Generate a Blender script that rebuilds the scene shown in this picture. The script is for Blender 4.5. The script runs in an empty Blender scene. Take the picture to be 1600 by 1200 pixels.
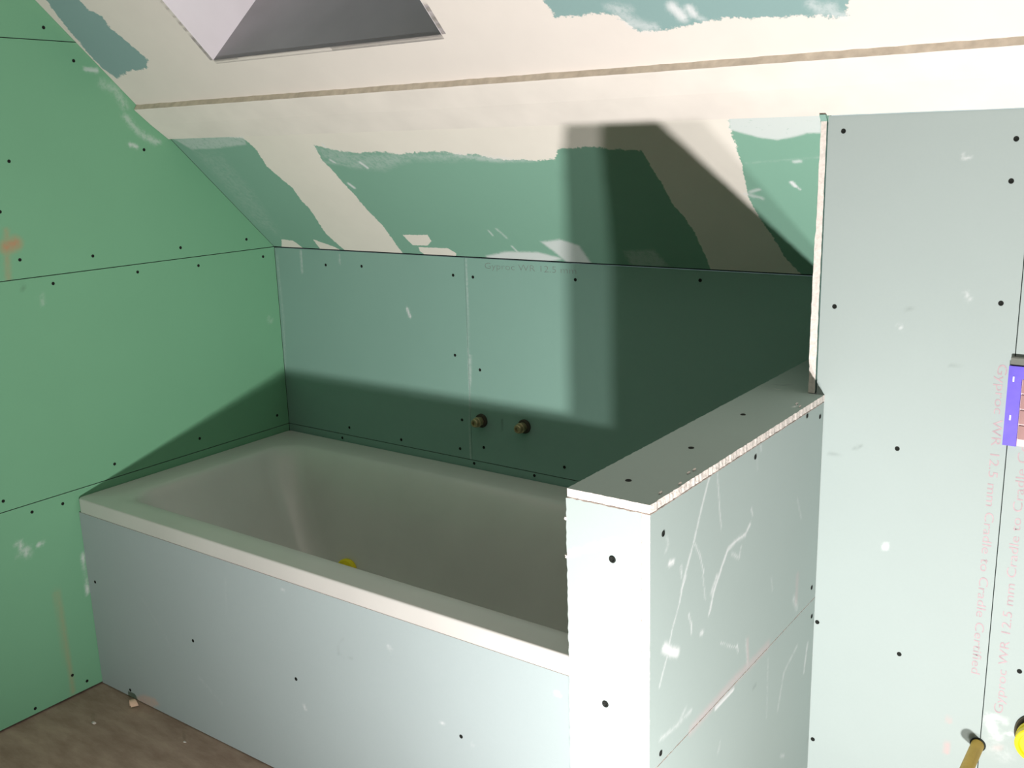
import bpy, bmesh, math, random
import numpy as np
from mathutils import Vector, Matrix, Quaternion

scene = bpy.context.scene
COL = scene.collection
random.seed(5)

# ---------------------------------------------------------------- camera
G = 0.98356                      # tangent of the roof slope
N = math.sqrt(1 + G * G)
YR = -0.34506                    # face of the tall partition on the right
YE = -1.04897                    # front end of the half wall
YB = -0.7865                    # front of the bath rim
YP = -0.7855                   # face of the bath panel
XL = 1.80930                   # bath side of the half wall
XR = 1.94521                   # room side of the half wall
ZC = 1.01872                    # top of the half wall
ZR = 0.57694                    # top of the bath rim
T = 0.0125                     # board thickness

cam_data = bpy.data.cameras.new('camera')
cam = bpy.data.objects.new('camera', cam_data)
COL.objects.link(cam)
cam_data.sensor_width = 36.0
cam_data.lens = 1560.96767 / 1600 * 36.0
cam_data.clip_start = 0.02
yaw, pitch, roll = -0.63242, -0.23694, -0.02985
fw = Vector((math.sin(yaw) * math.cos(pitch), math.cos(yaw) * math.cos(pitch), math.sin(pitch)))
rt = Vector((math.cos(yaw), -math.sin(yaw), 0))
up = rt.cross(fw)
r2 = rt * math.cos(roll) + up * math.sin(roll)
u2 = up * math.cos(roll) - rt * math.sin(roll)
M = Matrix((r2, u2, -fw)).transposed().to_4x4()
M.translation = Vector((2.56040, -2.20097, 1.50804))
cam.matrix_world = M
scene.camera = cam

# ---------------------------------------------------------------- world, lights, exposure
w = bpy.data.worlds.new('world'); scene.world = w
w.use_nodes = True
w.node_tree.nodes['Background'].inputs[0].default_value = (0.80, 0.90, 1.0, 1)
w.node_tree.nodes['Background'].inputs[1].default_value = 1.0
scene.view_settings.view_transform = 'Standard'
scene.view_settings.look = 'None'
scene.view_settings.gamma = 1
scene.view_settings.use_curve_mapping = False
scene.view_settings.exposure = 0.0


def site_lamp(name, loc, target, power, size, color):
    d = bpy.data.lights.new(name, 'SPOT')
    d.shadow_soft_size = size; d.energy = power; d.color = color
    d.spot_size = math.radians(142); d.spot_blend = 1.0
    o = bpy.data.objects.new(name, d); COL.objects.link(o)
    o.location = loc
    o.rotation_euler = (Vector(target) - Vector(loc)).to_track_quat('-Z', 'Y').to_euler()
    return o


# twin-headed site light standing low on the floor in front of the bath
site_lamp('site_light', (2.50, -2.13, 0.21), (1.75, -0.3, 1.45), 212, 0.026, (1.0, 0.96, 0.93))
site_lamp('site_light', (2.325, -2.06, 0.262), (1.65, -0.3, 1.50), 66, 0.024, (1.0, 0.96, 0.93))

# ---------------------------------------------------------------- helpers


def sval(sock, v):
    sock.default_value = v


def board_material(name, base, compound=(0.80, 0.775, 0.72), pink=(0.62, 0.30, 0.30), dark=(0.05, 0.06, 0.05), rough=0.75, var=0.06):
    m = bpy.data.materials.new(name); m.use_nodes = True
    nt = m.node_tree; nd = nt.nodes; lk = nt.links
    b = nd['Principled BSDF']
    b.inputs['Roughness'].default_value = rough
    b.inputs['Specular IOR Level'].default_value = 0.25
    tc = nd.new('ShaderNodeTexCoord')

    def noise(scale, detail=4.0, rough_=0.6):
        n = nd.new('ShaderNodeTexNoise'); n.inputs['Scale'].default_value = scale
        n.inputs['Detail'].default_value = detail; n.inputs['Roughness'].default_value = rough_
        lk.new(tc.outputs['Object'], n.inputs['Vector']); return n.outputs['Fac']

    def math_(op, a, b_, clamp=False):
        n = nd.new('ShaderNodeMath'); n.operation = op; n.use_clamp = clamp
        for i, v in enumerate((a, b_)):
            if isinstance(v, (int, float)): n.inputs[i].default_value = v
            else: lk.new(v, n.inputs[i])
        return n.outputs[0]

    def mix(f, a, b_):
        n = nd.new('ShaderNodeMix'); n.data_type = 'RGBA'
        if isinstance(f, (int, float)): n.inputs[0].default_value = f
        else: lk.new(f, n.inputs[0])
        for i, v in ((6, a), (7, b_)):
            if isinstance(v, tuple): n.inputs[i].default_value = (*v, 1)
            else: lk.new(v, n.inputs[i])
        return n.outputs[2]
    at = nd.new('ShaderNodeAttribute'); at.attribute_name = 'marks'
    sp = nd.new('ShaderNodeSeparateColor'); lk.new(at.outputs['Color'], sp.inputs[0])
    a2 = nd.new('ShaderNodeAttribute'); a2.attribute_name = 'chalk'
    lo = tuple(c * (1 - var) for c in base); hi = tuple(min(1, c * (1 + var)) for c in base)
    col = mix(math_('ADD', math_('MULTIPLY', noise(3.5, 6), 0.7), math_('MULTIPLY', noise(180, 2), 0.3)), lo, hi)
    # hard edged compound, ragged by noise
    r = math_('ADD', sp.outputs[0], math_('ADD', math_('MULTIPLY', math_('SUBTRACT', noise(28, 6, 0.8), 0.5), 1.1), math_('MULTIPLY', math_('SUBTRACT', noise(140, 3, 0.6), 0.5), 0.7)))
    mr = nd.new('ShaderNodeMapRange'); mr.interpolation_type = 'SMOOTHSTEP'
    lk.new(r, mr.inputs[0]); mr.inputs[1].default_value = 0.40; mr.inputs[2].default_value = 0.60
    ccol = mix(noise(7, 5), tuple(c * 0.93 for c in compound), tuple(min(1, c * 1.05) for c in compound))
    col = mix(mr.outputs[0], col, ccol)
    ch = math_('MULTIPLY', a2.outputs['Fac'], math_('MULTIPLY', math_('SUBTRACT', math_('ADD', noise(75, 6, 0.75), math_('MULTIPLY', a2.outputs['Fac'], 0.34)), 0.41), 4.2, True), True)
    col = mix(ch, col, (0.72, 0.735, 0.75))
    col = mix(math_('MULTIPLY', sp.outputs[1], math_('ADD', 0.4, noise(90, 3)), True), col, pink)
    col = mix(sp.outputs[2], col, dark)
    lk.new(col, b.inputs['Base Color'])
    bp = nd.new('ShaderNodeBump'); bp.inputs['Strength'].default_value = 0.12; bp.inputs['Distance'].default_value = 0.002
    lk.new(math_('ADD', math_('MULTIPLY', mr.outputs[0], 0.6), math_('MULTIPLY', noise(60, 4), 0.4)), bp.inputs['Height'])
    lk.new(bp.outputs[0], b.inputs['Normal'])
    return m


def plain(name, color, rough=0.6, metal=0.0, var=0.05, scale=40.0, spec=0.3, bump=0.1, coat=0.0):
    m = bpy.data.materials.new(name); m.use_nodes = True
    nt = m.node_tree; nd = nt.nodes; lk = nt.links
    b = nd['Principled BSDF']
    b.inputs['Roughness'].default_value = rough; b.inputs['Metallic'].default_value = metal
    b.inputs['Specular IOR Level'].default_value = spec
    b.inputs['Coat Weight'].default_value = coat
    tc = nd.new('ShaderNodeTexCoord')
    n = nd.new('ShaderNodeTexNoise'); n.inputs['Scale'].default_value = scale; n.inputs['Detail'].default_value = 5
    lk.new(tc.outputs['Object'], n.inputs['Vector'])
    r = nd.new('ShaderNodeValToRGB')
    r.color_ramp.elements[0].position = 0.3; r.color_ramp.elements[1].position = 0.7
    r.color_ramp.elements[0].color = (*[c * (1 - var) for c in color], 1)
    r.color_ramp.elements[1].color = (*[min(1, c * (1 + var)) for c in color], 1)
    lk.new(n.outputs['Fac'], r.inputs[0]); lk.new(r.outputs[0], b.inputs['Base Color'])
    bp = nd.new('ShaderNodeBump'); bp.inputs['Strength'].default_value = bump; bp.inputs['Distance'].default_value = 0.002
    lk.new(n.outputs['Fac'], bp.inputs['Height']); lk.new(bp.outputs[0], b.inputs['Normal'])
    return m


MAT = dict(
    left=board_material('green_board_left', (0.178, 0.410, 0.250), pink=(0.50, 0.22, 0.12)),  # one green board throughout; base colours also carry each face's light
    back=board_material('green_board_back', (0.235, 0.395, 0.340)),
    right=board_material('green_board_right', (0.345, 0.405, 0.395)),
    panel=board_material('green_board_bath_panel', (0.385, 0.455, 0.465), pink=(0.62, 0.42, 0.34)),
    cap=board_material('green_board_cap', (0.270, 0.345, 0.315)),
    half=board_material('green_board_half_wall', (0.340, 0.410, 0.395), pink=(0.62, 0.42, 0.44)),
    slope=board_material('green_board_slope', (0.205, 0.385, 0.298), compound=(0.78, 0.735, 0.67)),
    slope_up=board_material('green_board_upper_slope', (0.24, 0.37, 0.365), compound=(0.76, 0.70, 0.655)),
    gypsum=plain('cut_gypsum', (0.70, 0.64, 0.60), 0.95, var=0.12, scale=160, bump=0.8),
    paper=plain('paper_edge', (0.16, 0.22, 0.195), 0.9),
    dark=plain('dark_void', (0.02, 0.025, 0.02), 0.95),
    band=plain('band_compound', (0.77, 0.715, 0.665), 0.8, var=0.05, scale=9),
    bandedge=plain('band_edge', (0.62, 0.54, 0.44), 0.95, var=0.14, scale=50, bump=0.6),
    tub=plain('bath_acrylic', (0.63, 0.62, 0.595), 0.28, var=0.05, scale=4, spec=0.5, bump=0.02, coat=0.2),
    screw=plain('black_screw', (0.012, 0.014, 0.012), 0.7, 0.0, spec=0.15),
    brass=plain('brass_fitting', (0.42, 0.34, 0.20), 0.45, 0.8, var=0.1),
    rosette=plain('rubber_collar', (0.05, 0.045, 0.03), 0.8),
    yellow=plain('yellow_plastic', (0.80, 0.66, 0.015), 0.4, var=0.05),
    ochre=plain('ochre_sleeve', (0.62, 0.42, 0.09), 0.55, var=0.1),
    blue=plain('blue_plastic', (0.115, 0.075, 0.56), 0.45, var=0.1),
    tile=plain('dusty_pink_cell', (0.34, 0.20, 0.19), 0.7, var=0.08),
    grout=plain('pale_pink_rib', (0.75, 0.55, 0.56), 0.7),
    grey=plain('grey_foam', (0.16, 0.17, 0.15), 0.9),
    white=plain('white_tab', (0.75, 0.75, 0.85), 0.5),
    ink=plain('red_print', (0.42, 0.315, 0.34), 0.8, var=0.15, scale=120),
    inkdim=plain('faded_print', (0.20, 0.24, 0.22), 0.8, var=0.2, scale=120),
    wood=plain('wood_shaving', (0.62, 0.45, 0.32), 0.8, var=0.15),
    reveal=plain('reveal_board', (0.84, 0.79, 0.83), 0.85, var=0.04, scale=5),
    sill=plain('reveal_board_shaded', (0.42, 0.41, 0.42), 0.85, var=0.05, scale=8),  # white lower reveal, its shade put into a darker base colour
    frame=plain('white_frame', (0.8, 0.8, 0.8), 0.4),
)

# concrete floor
fm = bpy.data.materials.new('dusty_screed'); fm.use_nodes = True
nt = fm.node_tree; nd = nt.nodes; lk = nt.links
b = nd['Principled BSDF']; b.inputs['Roughness'].default_value = 0.9
tc = nd.new('ShaderNodeTexCoord')
n1 = nd.new('ShaderNodeTexNoise'); n1.inputs['Scale'].default_value = 6; n1.inputs['Detail'].default_value = 8; n1.inputs['Roughness'].default_value = .65
mp = nd.new('ShaderNodeMapping'); mp.inputs['Rotation'].default_value = (0, 0, 0.5); mp.inputs['Scale'].default_value = (1, 3, 1)
lk.new(tc.outputs['Object'], mp.inputs[0]); lk.new(mp.outputs[0], n1.inputs['Vector'])
r1 = nd.new('ShaderNodeValToRGB')
for e, c, q in zip(r1.color_ramp.elements, ((0.34, 0.225, 0.175), (0.52, 0.375, 0.30)), (0.35, 0.68)):
    e.color = (*c, 1); e.position = q
lk.new(n1.outputs['Fac'], r1.inputs[0]); lk.new(r1.outputs[0], b.inputs['Base Color'])
bp = nd.new('ShaderNodeBump'); bp.inputs['Strength'].default_value = .5; bp.inputs['Distance'].default_value = .004
lk.new(n1.outputs['Fac'], bp.inputs['Height']); lk.new(bp.outputs[0], b.inputs['Normal'])
MAT['floor'] = fm

gl = bpy.data.materials.new('window_glass'); gl.use_nodes = True
gn = gl.node_tree.nodes; gn.remove(gn['Principled BSDF'])
ga = gn.new('ShaderNodeBsdfTransparent'); ga.inputs[0].default_value = (0.93, 0.95, 0.95, 1)
gb = gn.new('ShaderNodeBsdfGlossy'); gb.inputs['Roughness'].default_value = 0.02
gf = gn.new('ShaderNodeFresnel'); gm = gn.new('ShaderNodeMixShader')
gl.node_tree.links.new(gf.outputs[0], gm.inputs[0]); gl.node_tree.links.new(ga.outputs[0], gm.inputs[1]); gl.node_tree.links.new(gb.outputs[0], gm.inputs[2])
gl.node_tree.links.new(gm.outputs[0], gn['Material Output'].inputs[0])
MAT['glass'] = gl

# planes: 2D metres on the surface -> 3D, and the normal into the room
PL = {
    'L': (lambda a, b: (0 * a, a, b), (1, 0, 0)),
    'B': (lambda a, b: (a, 0 * a, b), (0, -1, 0)),
    'R': (lambda a, b: (a, 0 * a + YR, b), (0, -1, 0)),
    'E': (lambda a, b: (a, 0 * a + YE, b), (0, -1, 0)),
    'P': (lambda a, b: (a, 0 * a + YP, b), (0, -1, 0)),
    'H': (lambda a, b: (0 * a + XR, a, b), (1, 0, 0)),
    'C': (lambda a, b: (a, b, 0 * a + ZC), (0, 0, 1)),
    'F': (lambda a, b: (a, b, 0 * a), (0, 0, 1)),
    'S': (lambda a, b: (a, -b / N, 1.2 + b * G / N), (0, -G / N, -1 / N)),
}


def link(name, me, mats, parent=None):
    o = bpy.data.objects.new(name, me); COL.objects.link(o)
    for m in mats: o.data.materials.append(MAT[m])
    if parent is not None: o.parent = parent
    return o


def empty(name, loc=(0, 0, 0), parent=None):
    o = bpy.data.objects.new(name, None); COL.objects.link(o); o.location = loc
    o.empty_display_size = 0.05
    if parent is not None: o.parent = parent
    return o


def keep(o, parent):                     # parent without moving
    o.parent = parent
    o.matrix_parent_inverse = Matrix.Translation(-Vector(parent.location))
    return o


def tag(o, label, cat, group=None, kind=None):
    if label: o['label'] = label
    if cat: o['category'] = cat
    if group: o['group'] = group
    if kind: o['kind'] = kind
    return o


def poly_sd(pts, A, B):
    """signed distance (positive inside) of points A,B to a polygon"""
    d = np.full(A.shape, 1e9); inside = np.zeros(A.shape, bool)
    n = len(pts)
    for i in range(n):
        x1, y1 = pts[i]; x2, y2 = pts[(i + 1) % n]
        dx, dy = x2 - x1, y2 - y1
        t = np.clip(((A - x1) * dx + (B - y1) * dy) / (dx * dx + dy * dy + 1e-12), 0, 1)
        d = np.minimum(d, np.hypot(A - x1 - t * dx, B - y1 - t * dy))
        c = ((y1 > B) != (y2 > B)) & (A < (x2 - x1) * (B - y1) / ((y2 - y1) if y2 != y1 else 1e-12) + x1)
        inside ^= c
    return np.where(inside, d, -d)


def line_d(pts, A, B):
    d = np.full(A.shape, 1e9)
    for (x1, y1), (x2, y2) in zip(pts[:-1], pts[1:]):
        dx, dy = x2 - x1, y2 - y1
        t = np.clip(((A - x1) * dx + (B - y1) * dy) / (dx * dx + dy * dy + 1e-12), 0, 1)
        d = np.minimum(d, np.hypot(A - x1 - t * dx, B - y1 - t * dy))
    return d


def board(name, plane, quads, mat, parent, marks=(), res=0.02, edge='paper', thick=T, proud=0.0, rough=0.0):
    """A sheet of board: gridded face, cut edges and back, in one mesh. quads: 4 corners (2D) each."""
    f, nrm = PL[plane]; nrm = np.array(nrm, float)
    V = []; Fc = []; MI = []; AB = []
    rng = np.random.RandomState(abs(hash(name)) % 1000 if False else 3)
    for q in quads:
        q = np.array(q, float)
        w_ = max(np.linalg.norm(q[1] - q[0]), np.linalg.norm(q[2] - q[3]))
        h_ = max(np.linalg.norm(q[3] - q[0]), np.linalg.norm(q[2] - q[1]))
        nu = max(1, int(math.ceil(w_ / res))); nv = max(1, int(math.ceil(h_ / res)))
        u = np.linspace(0, 1, nu + 1)[None, :]; v = np.linspace(0, 1, nv + 1)[:, None]
        ab = [(1 - u) * (1 - v) * q[0][k] + u * (1 - v) * q[1][k] + u * v * q[2][k] + (1 - u) * v * q[3][k] for k in (0, 1)]
        if rough:
            m_ = np.zeros((nv + 1, nu + 1), bool); m_[0] = m_[-1] = True; m_[:, 0] = m_[:, -1] = True
            j = rng.uniform(-1, 1, (2, nv + 1, nu + 1)) * rough
            ab = [ab[0] + j[0] * m_, ab[1] + j[1] * m_]
        A, B = ab[0].ravel(), ab[1].ravel()
        P = np.stack([np.broadcast_to(c, A.shape) for c in f(A, B)], 1) + nrm * proud
        o0 = len(V)
        V += P.tolist(); AB += list(zip(A, B))
        idx = np.arange((nu + 1) * (nv + 1)).reshape(nv + 1, nu + 1) + o0
        for jv in range(nv):
            for iu in range(nu):
                Fc.append((idx[jv, iu], idx[jv, iu + 1], idx[jv + 1, iu + 1], idx[jv + 1, iu])); MI.append(0)
        ring = list(idx[0, :-1]) + list(idx[:-1, -1]) + list(idx[-1, :0:-1]) + list(idx[:0:-1, 0])
        b0 = len(V)
        for r_ in ring:
            V.append((np.array(V[r_]) - nrm * thick).tolist()); AB.append(AB[r_])
        k = len(ring)
        for i in range(k):
            Fc.append((ring[i], b0 + i, b0 + (i + 1) % k, ring[(i + 1) % k])); MI.append(1)
        Fc.append(tuple(b0 + i for i in range(k))[::-1]); MI.append(1)
    me = bpy.data.meshes.new(name)
    me.from_pydata([tuple(v) for v in V], [], [tuple(int(i) for i in f_) for f_ in Fc])
    me.polygons.foreach_set('material_index', MI)
    AB = np.array(AB); A, B = AB[:, 0], AB[:, 1]
    ch = {'W': np.zeros(len(A)), 'P': np.zeros(len(A)), 'D': np.zeros(len(A)), 'K': np.zeros(len(A))}
    for mk in marks:
        c, kind, pts = mk[0], mk[1], mk[2]
        width = mk[3] if len(mk) > 3 else 0.01
        s = mk[4] if len(mk) > 4 else 1.0
        if kind == 'poly':
            val = np.clip(0.5 + poly_sd(pts, A, B) / (2 * width), 0, 1) * s
        elif kind == 'hole':
            ch[c] = np.minimum(ch[c], 1 - np.clip(0.5 + poly_sd(pts, A, B) / (2 * width), 0, 1) * s); continue
        else:
            val = np.clip(1.2 - line_d(pts, A, B) / width, 0, 1) * s
        ch[c] = np.maximum(ch[c], val)
    col = me.color_attributes.new('marks', 'FLOAT_COLOR', 'POINT')
    buf = np.stack([ch['W'], ch['P'], ch['D'], np.ones(len(A))], 1).astype(np.float32).ravel()
    col.data.foreach_set('color', buf)
    ck = me.attributes.new('chalk', 'FLOAT', 'POINT')
    ck.data.foreach_set('value', ch['K'].astype(np.float32))
    bm = bmesh.new(); bm.from_mesh(me); bmesh.ops.recalc_face_normals(bm, faces=bm.faces); bm.to_mesh(me); bm.free()
    return link(name, me, [mat, edge], parent)


def rect(a0, a1, b0, b1):
    return [(a0, b0), (a1, b0), (a1, b1), (a0, b1)]


def lathe(name, prof, seg=24, mats=('brass',), mi=None, parent=None, closed_ends=True):
    """prof: (radius, height) pairs revolved about +Z"""
    bm = bmesh.new(); rings = []
    for r, z in prof:
        rings.append([bm.verts.new((r * math.cos(2 * math.pi * i / seg), r * math.sin(2 * math.pi * i / seg), z)) for i in range(seg)])
    for k in range(len(rings) - 1):
        for i in range(seg):
            fc = bm.faces.new((rings[k][i], rings[k][(i + 1) % seg], rings[k + 1][(i + 1) % seg], rings[k + 1][i]))
            if mi: fc.material_index = mi[k]
    if closed_ends:
        bm.faces.new(rings[0][::-1]); f_ = bm.faces.new(rings[-1])
        if mi: f_.material_index = mi[-1]
    me = bpy.data.meshes.new(name); bm.to_mesh(me); bm.free()
    return link(name, me, mats, parent)


def orient(o, loc, nrm):
    q = Vector((0, 0, 1)).rotation_difference(Vector(nrm))
    o.rotation_mode = 'QUATERNION'; o.rotation_quaternion = q; o.location = loc


def box(name, x0, x1, y0, y1, z0, z1, mat, parent=None, bevel=0.0):
    bm = bmesh.new(); bmesh.ops.create_cube(bm, size=1)
    for v in bm.verts:
        v.co = Vector(((x0 + x1) / 2 + v.co.x * (x1 - x0), (y0 + y1) / 2 + v.co.y * (y1 - y0), (z0 + z1) / 2 + v.co.z * (z1 - z0)))
    if bevel: bmesh.ops.bevel(bm, geom=bm.edges[:], offset=bevel, segments=2, affect='EDGES')
    me = bpy.data.meshes.new(name); bm.to_mesh(me); bm.free()
    return link(name, me, [mat], parent)


# drywall screw: bugle head with a cross recess, made once and shared
def screw_mesh():
    bm = bmesh.new(); seg = 16
    prof = [(0.0044, -0.002), (0.0044, 0.0006), (0.0038, 0.0011), (0.0026, 0.0010)]
    rings = [[bm.verts.new((r * math.cos(2 * math.pi * i / seg), r * math.sin(2 * math.pi * i / seg), z)) for i in range(seg)] for r, z in prof]
    inner = []
    for i in range(seg):                 # cross shaped recess
        rr = 0.0024 if i % 4 in (0,) else 0.0009
        inner.append(bm.verts.new((rr * math.cos(2 * math.pi * i / seg), rr * math.sin(2 * math.pi * i / seg), 0.0002)))
    rings.append(inner)
    for k in range(len(rings) - 1):
        for i in range(seg):
            bm.faces.new((rings[k][i], rings[k][(i + 1) % seg], rings[k + 1][(i + 1) % seg], rings[k + 1][i]))
    bm.faces.new(rings[0][::-1]); bm.faces.new(rings[-1])
    me = bpy.data.meshes.new('screw'); bm.to_mesh(me); bm.free()
    me.materials.append(MAT['screw'])
    return me


SCREW = screw_mesh()


def screws(parent, plane, pts, scale=1.0):
    f, nrm = PL[plane]
    for a, b_ in pts:
        o = bpy.data.objects.new('screw', SCREW); COL.objects.link(o)
        orient(o, tuple(float(c) for c in f(a, b_)), nrm)
        o.scale = (scale,) * 3
        o.parent = parent


# ================================================================ STRUCTURE
# floor
floor = board('floor', 'F', [rect(-0.1, 3.6, -3.8, 0.1)], 'floor', None, res=0.5, thick=0.1)
floor.data.materials.clear(); floor.data.materials.append(MAT['floor']); floor.data.materials.append(MAT['floor'])
floor['kind'] = 'structure'


def gy(z): return -(z - 1.2) / G


# ---- left wall: four sheets laid on their long edge, dark studs behind the joints
wl = empty('wall_left'); wl['kind'] = 'structure'
bk = box('stud_backing', -0.05, -T, -3.8, 0.05, 0, 3.0, 'dark', wl)
GAP = 0.0011
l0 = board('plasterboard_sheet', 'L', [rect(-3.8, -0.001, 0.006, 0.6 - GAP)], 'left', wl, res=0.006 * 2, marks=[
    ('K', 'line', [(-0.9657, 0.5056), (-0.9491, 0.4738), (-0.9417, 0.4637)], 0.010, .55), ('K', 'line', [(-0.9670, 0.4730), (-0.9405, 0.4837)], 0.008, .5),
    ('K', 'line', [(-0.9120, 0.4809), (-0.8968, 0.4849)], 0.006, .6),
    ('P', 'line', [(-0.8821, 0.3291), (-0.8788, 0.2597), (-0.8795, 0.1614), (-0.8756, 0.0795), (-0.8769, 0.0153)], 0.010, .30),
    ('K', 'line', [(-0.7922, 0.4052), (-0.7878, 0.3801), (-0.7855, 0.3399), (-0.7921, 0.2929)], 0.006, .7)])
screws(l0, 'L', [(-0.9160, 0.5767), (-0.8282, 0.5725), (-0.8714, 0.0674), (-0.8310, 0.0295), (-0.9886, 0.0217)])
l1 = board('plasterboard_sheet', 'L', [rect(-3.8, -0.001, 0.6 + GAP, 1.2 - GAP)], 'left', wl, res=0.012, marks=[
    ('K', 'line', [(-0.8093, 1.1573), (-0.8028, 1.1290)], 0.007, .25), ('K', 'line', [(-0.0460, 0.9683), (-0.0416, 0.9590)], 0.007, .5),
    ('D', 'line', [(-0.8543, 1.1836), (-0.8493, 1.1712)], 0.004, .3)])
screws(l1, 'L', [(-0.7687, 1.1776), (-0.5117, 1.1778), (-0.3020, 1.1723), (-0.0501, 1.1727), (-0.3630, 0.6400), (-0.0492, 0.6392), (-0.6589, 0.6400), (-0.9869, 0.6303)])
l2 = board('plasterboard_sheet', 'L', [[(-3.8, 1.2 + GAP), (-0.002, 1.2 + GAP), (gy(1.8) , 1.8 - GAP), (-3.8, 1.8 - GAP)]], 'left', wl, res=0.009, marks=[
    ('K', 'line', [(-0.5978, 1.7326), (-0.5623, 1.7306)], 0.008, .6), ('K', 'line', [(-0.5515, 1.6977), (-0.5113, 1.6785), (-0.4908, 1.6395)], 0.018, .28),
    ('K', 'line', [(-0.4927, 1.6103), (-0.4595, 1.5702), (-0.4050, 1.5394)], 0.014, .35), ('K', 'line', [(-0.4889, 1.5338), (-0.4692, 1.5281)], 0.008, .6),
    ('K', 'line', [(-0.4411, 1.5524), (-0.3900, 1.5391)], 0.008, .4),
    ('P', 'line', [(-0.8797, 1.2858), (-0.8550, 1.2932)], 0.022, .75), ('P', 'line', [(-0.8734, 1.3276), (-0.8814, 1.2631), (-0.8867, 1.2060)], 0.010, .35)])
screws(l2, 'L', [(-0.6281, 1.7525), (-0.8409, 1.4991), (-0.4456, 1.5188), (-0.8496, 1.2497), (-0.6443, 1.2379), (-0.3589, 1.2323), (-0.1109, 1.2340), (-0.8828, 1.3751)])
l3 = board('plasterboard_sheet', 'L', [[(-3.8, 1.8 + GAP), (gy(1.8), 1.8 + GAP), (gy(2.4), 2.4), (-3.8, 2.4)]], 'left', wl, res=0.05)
screws(l3, 'L', [(-0.7003, 1.8310)])

# ---- knee wall behind the bath
wb = empty('wall_back'); wb['kind'] = 'structure'
box('stud_backing', -0.05, 3.6, T, 0.05, 0, 1.2, 'dark', wb)
xj = 0.794
mk = [('K', 'line', [(0.1250, 1.1909), (0.1233, 1.1230)], 0.006, .45), ('K', 'line', [(0.2975, 1.1856), (0.2976, 1.1577)], 0.005, .35),
      ('K', 'line', [(0.5676, 1.0363), (0.5786, 1.0120)], 0.006, .9), ('K', 'line', [(0.8021, 1.1933), (0.7979, 1.0196), (0.7918, 0.7538), (0.7864, 0.5960)], 0.004, .35),
      ('K', 'line', [(0.8022, 0.9173), (0.7980, 0.8315)], 0.006, .35), ('K', 'line', [(0.0101, 1.1698), (0.0152, 0.9579), (0.0046, 0.7933)], 0.006, .22)]
b0 = board('plasterboard_sheet', 'B', [rect(0.001, xj - 0.0004, 0.6 + GAP, 1.2 - 0.003)], 'back', wb, res=0.006, marks=mk)
screws(b0, 'B', [(0.2346, 1.1508), (0.3908, 1.1541), (0.7508, 1.1454), (0.7451, 0.9116), (0.7612, 0.7184), (0.2894, 0.6264), (0.5139, 0.6196), (0.7492, 0.6278)])
b1 = board('plasterboard_sheet', 'B', [rect(xj + 0.0004, 1.915, 0.6 + GAP, 1.2 - 0.003)], 'back', wb, res=0.006, marks=mk + [
    ('D', 'line', [(0.9075, 0.7409), (0.9062, 0.7083)], 0.003, .5)])
screws(b1, 'B', [(0.8225, 1.1438), (1.1628, 1.1552), (1.5177, 1.1731), (0.8352, 0.8775), (0.8387, 0.6459), (1.0165, 0.5906), (0.8005, 0.5904), (1.1186, 0.6328)])
b2 = board('plasterboard_sheet', 'B', [rect(0.001, 1.915, 0.005, 0.6 - GAP)], 'back', wb, res=0.05)
screws(b2, 'B', [(0.2535, 0.5863)])

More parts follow.
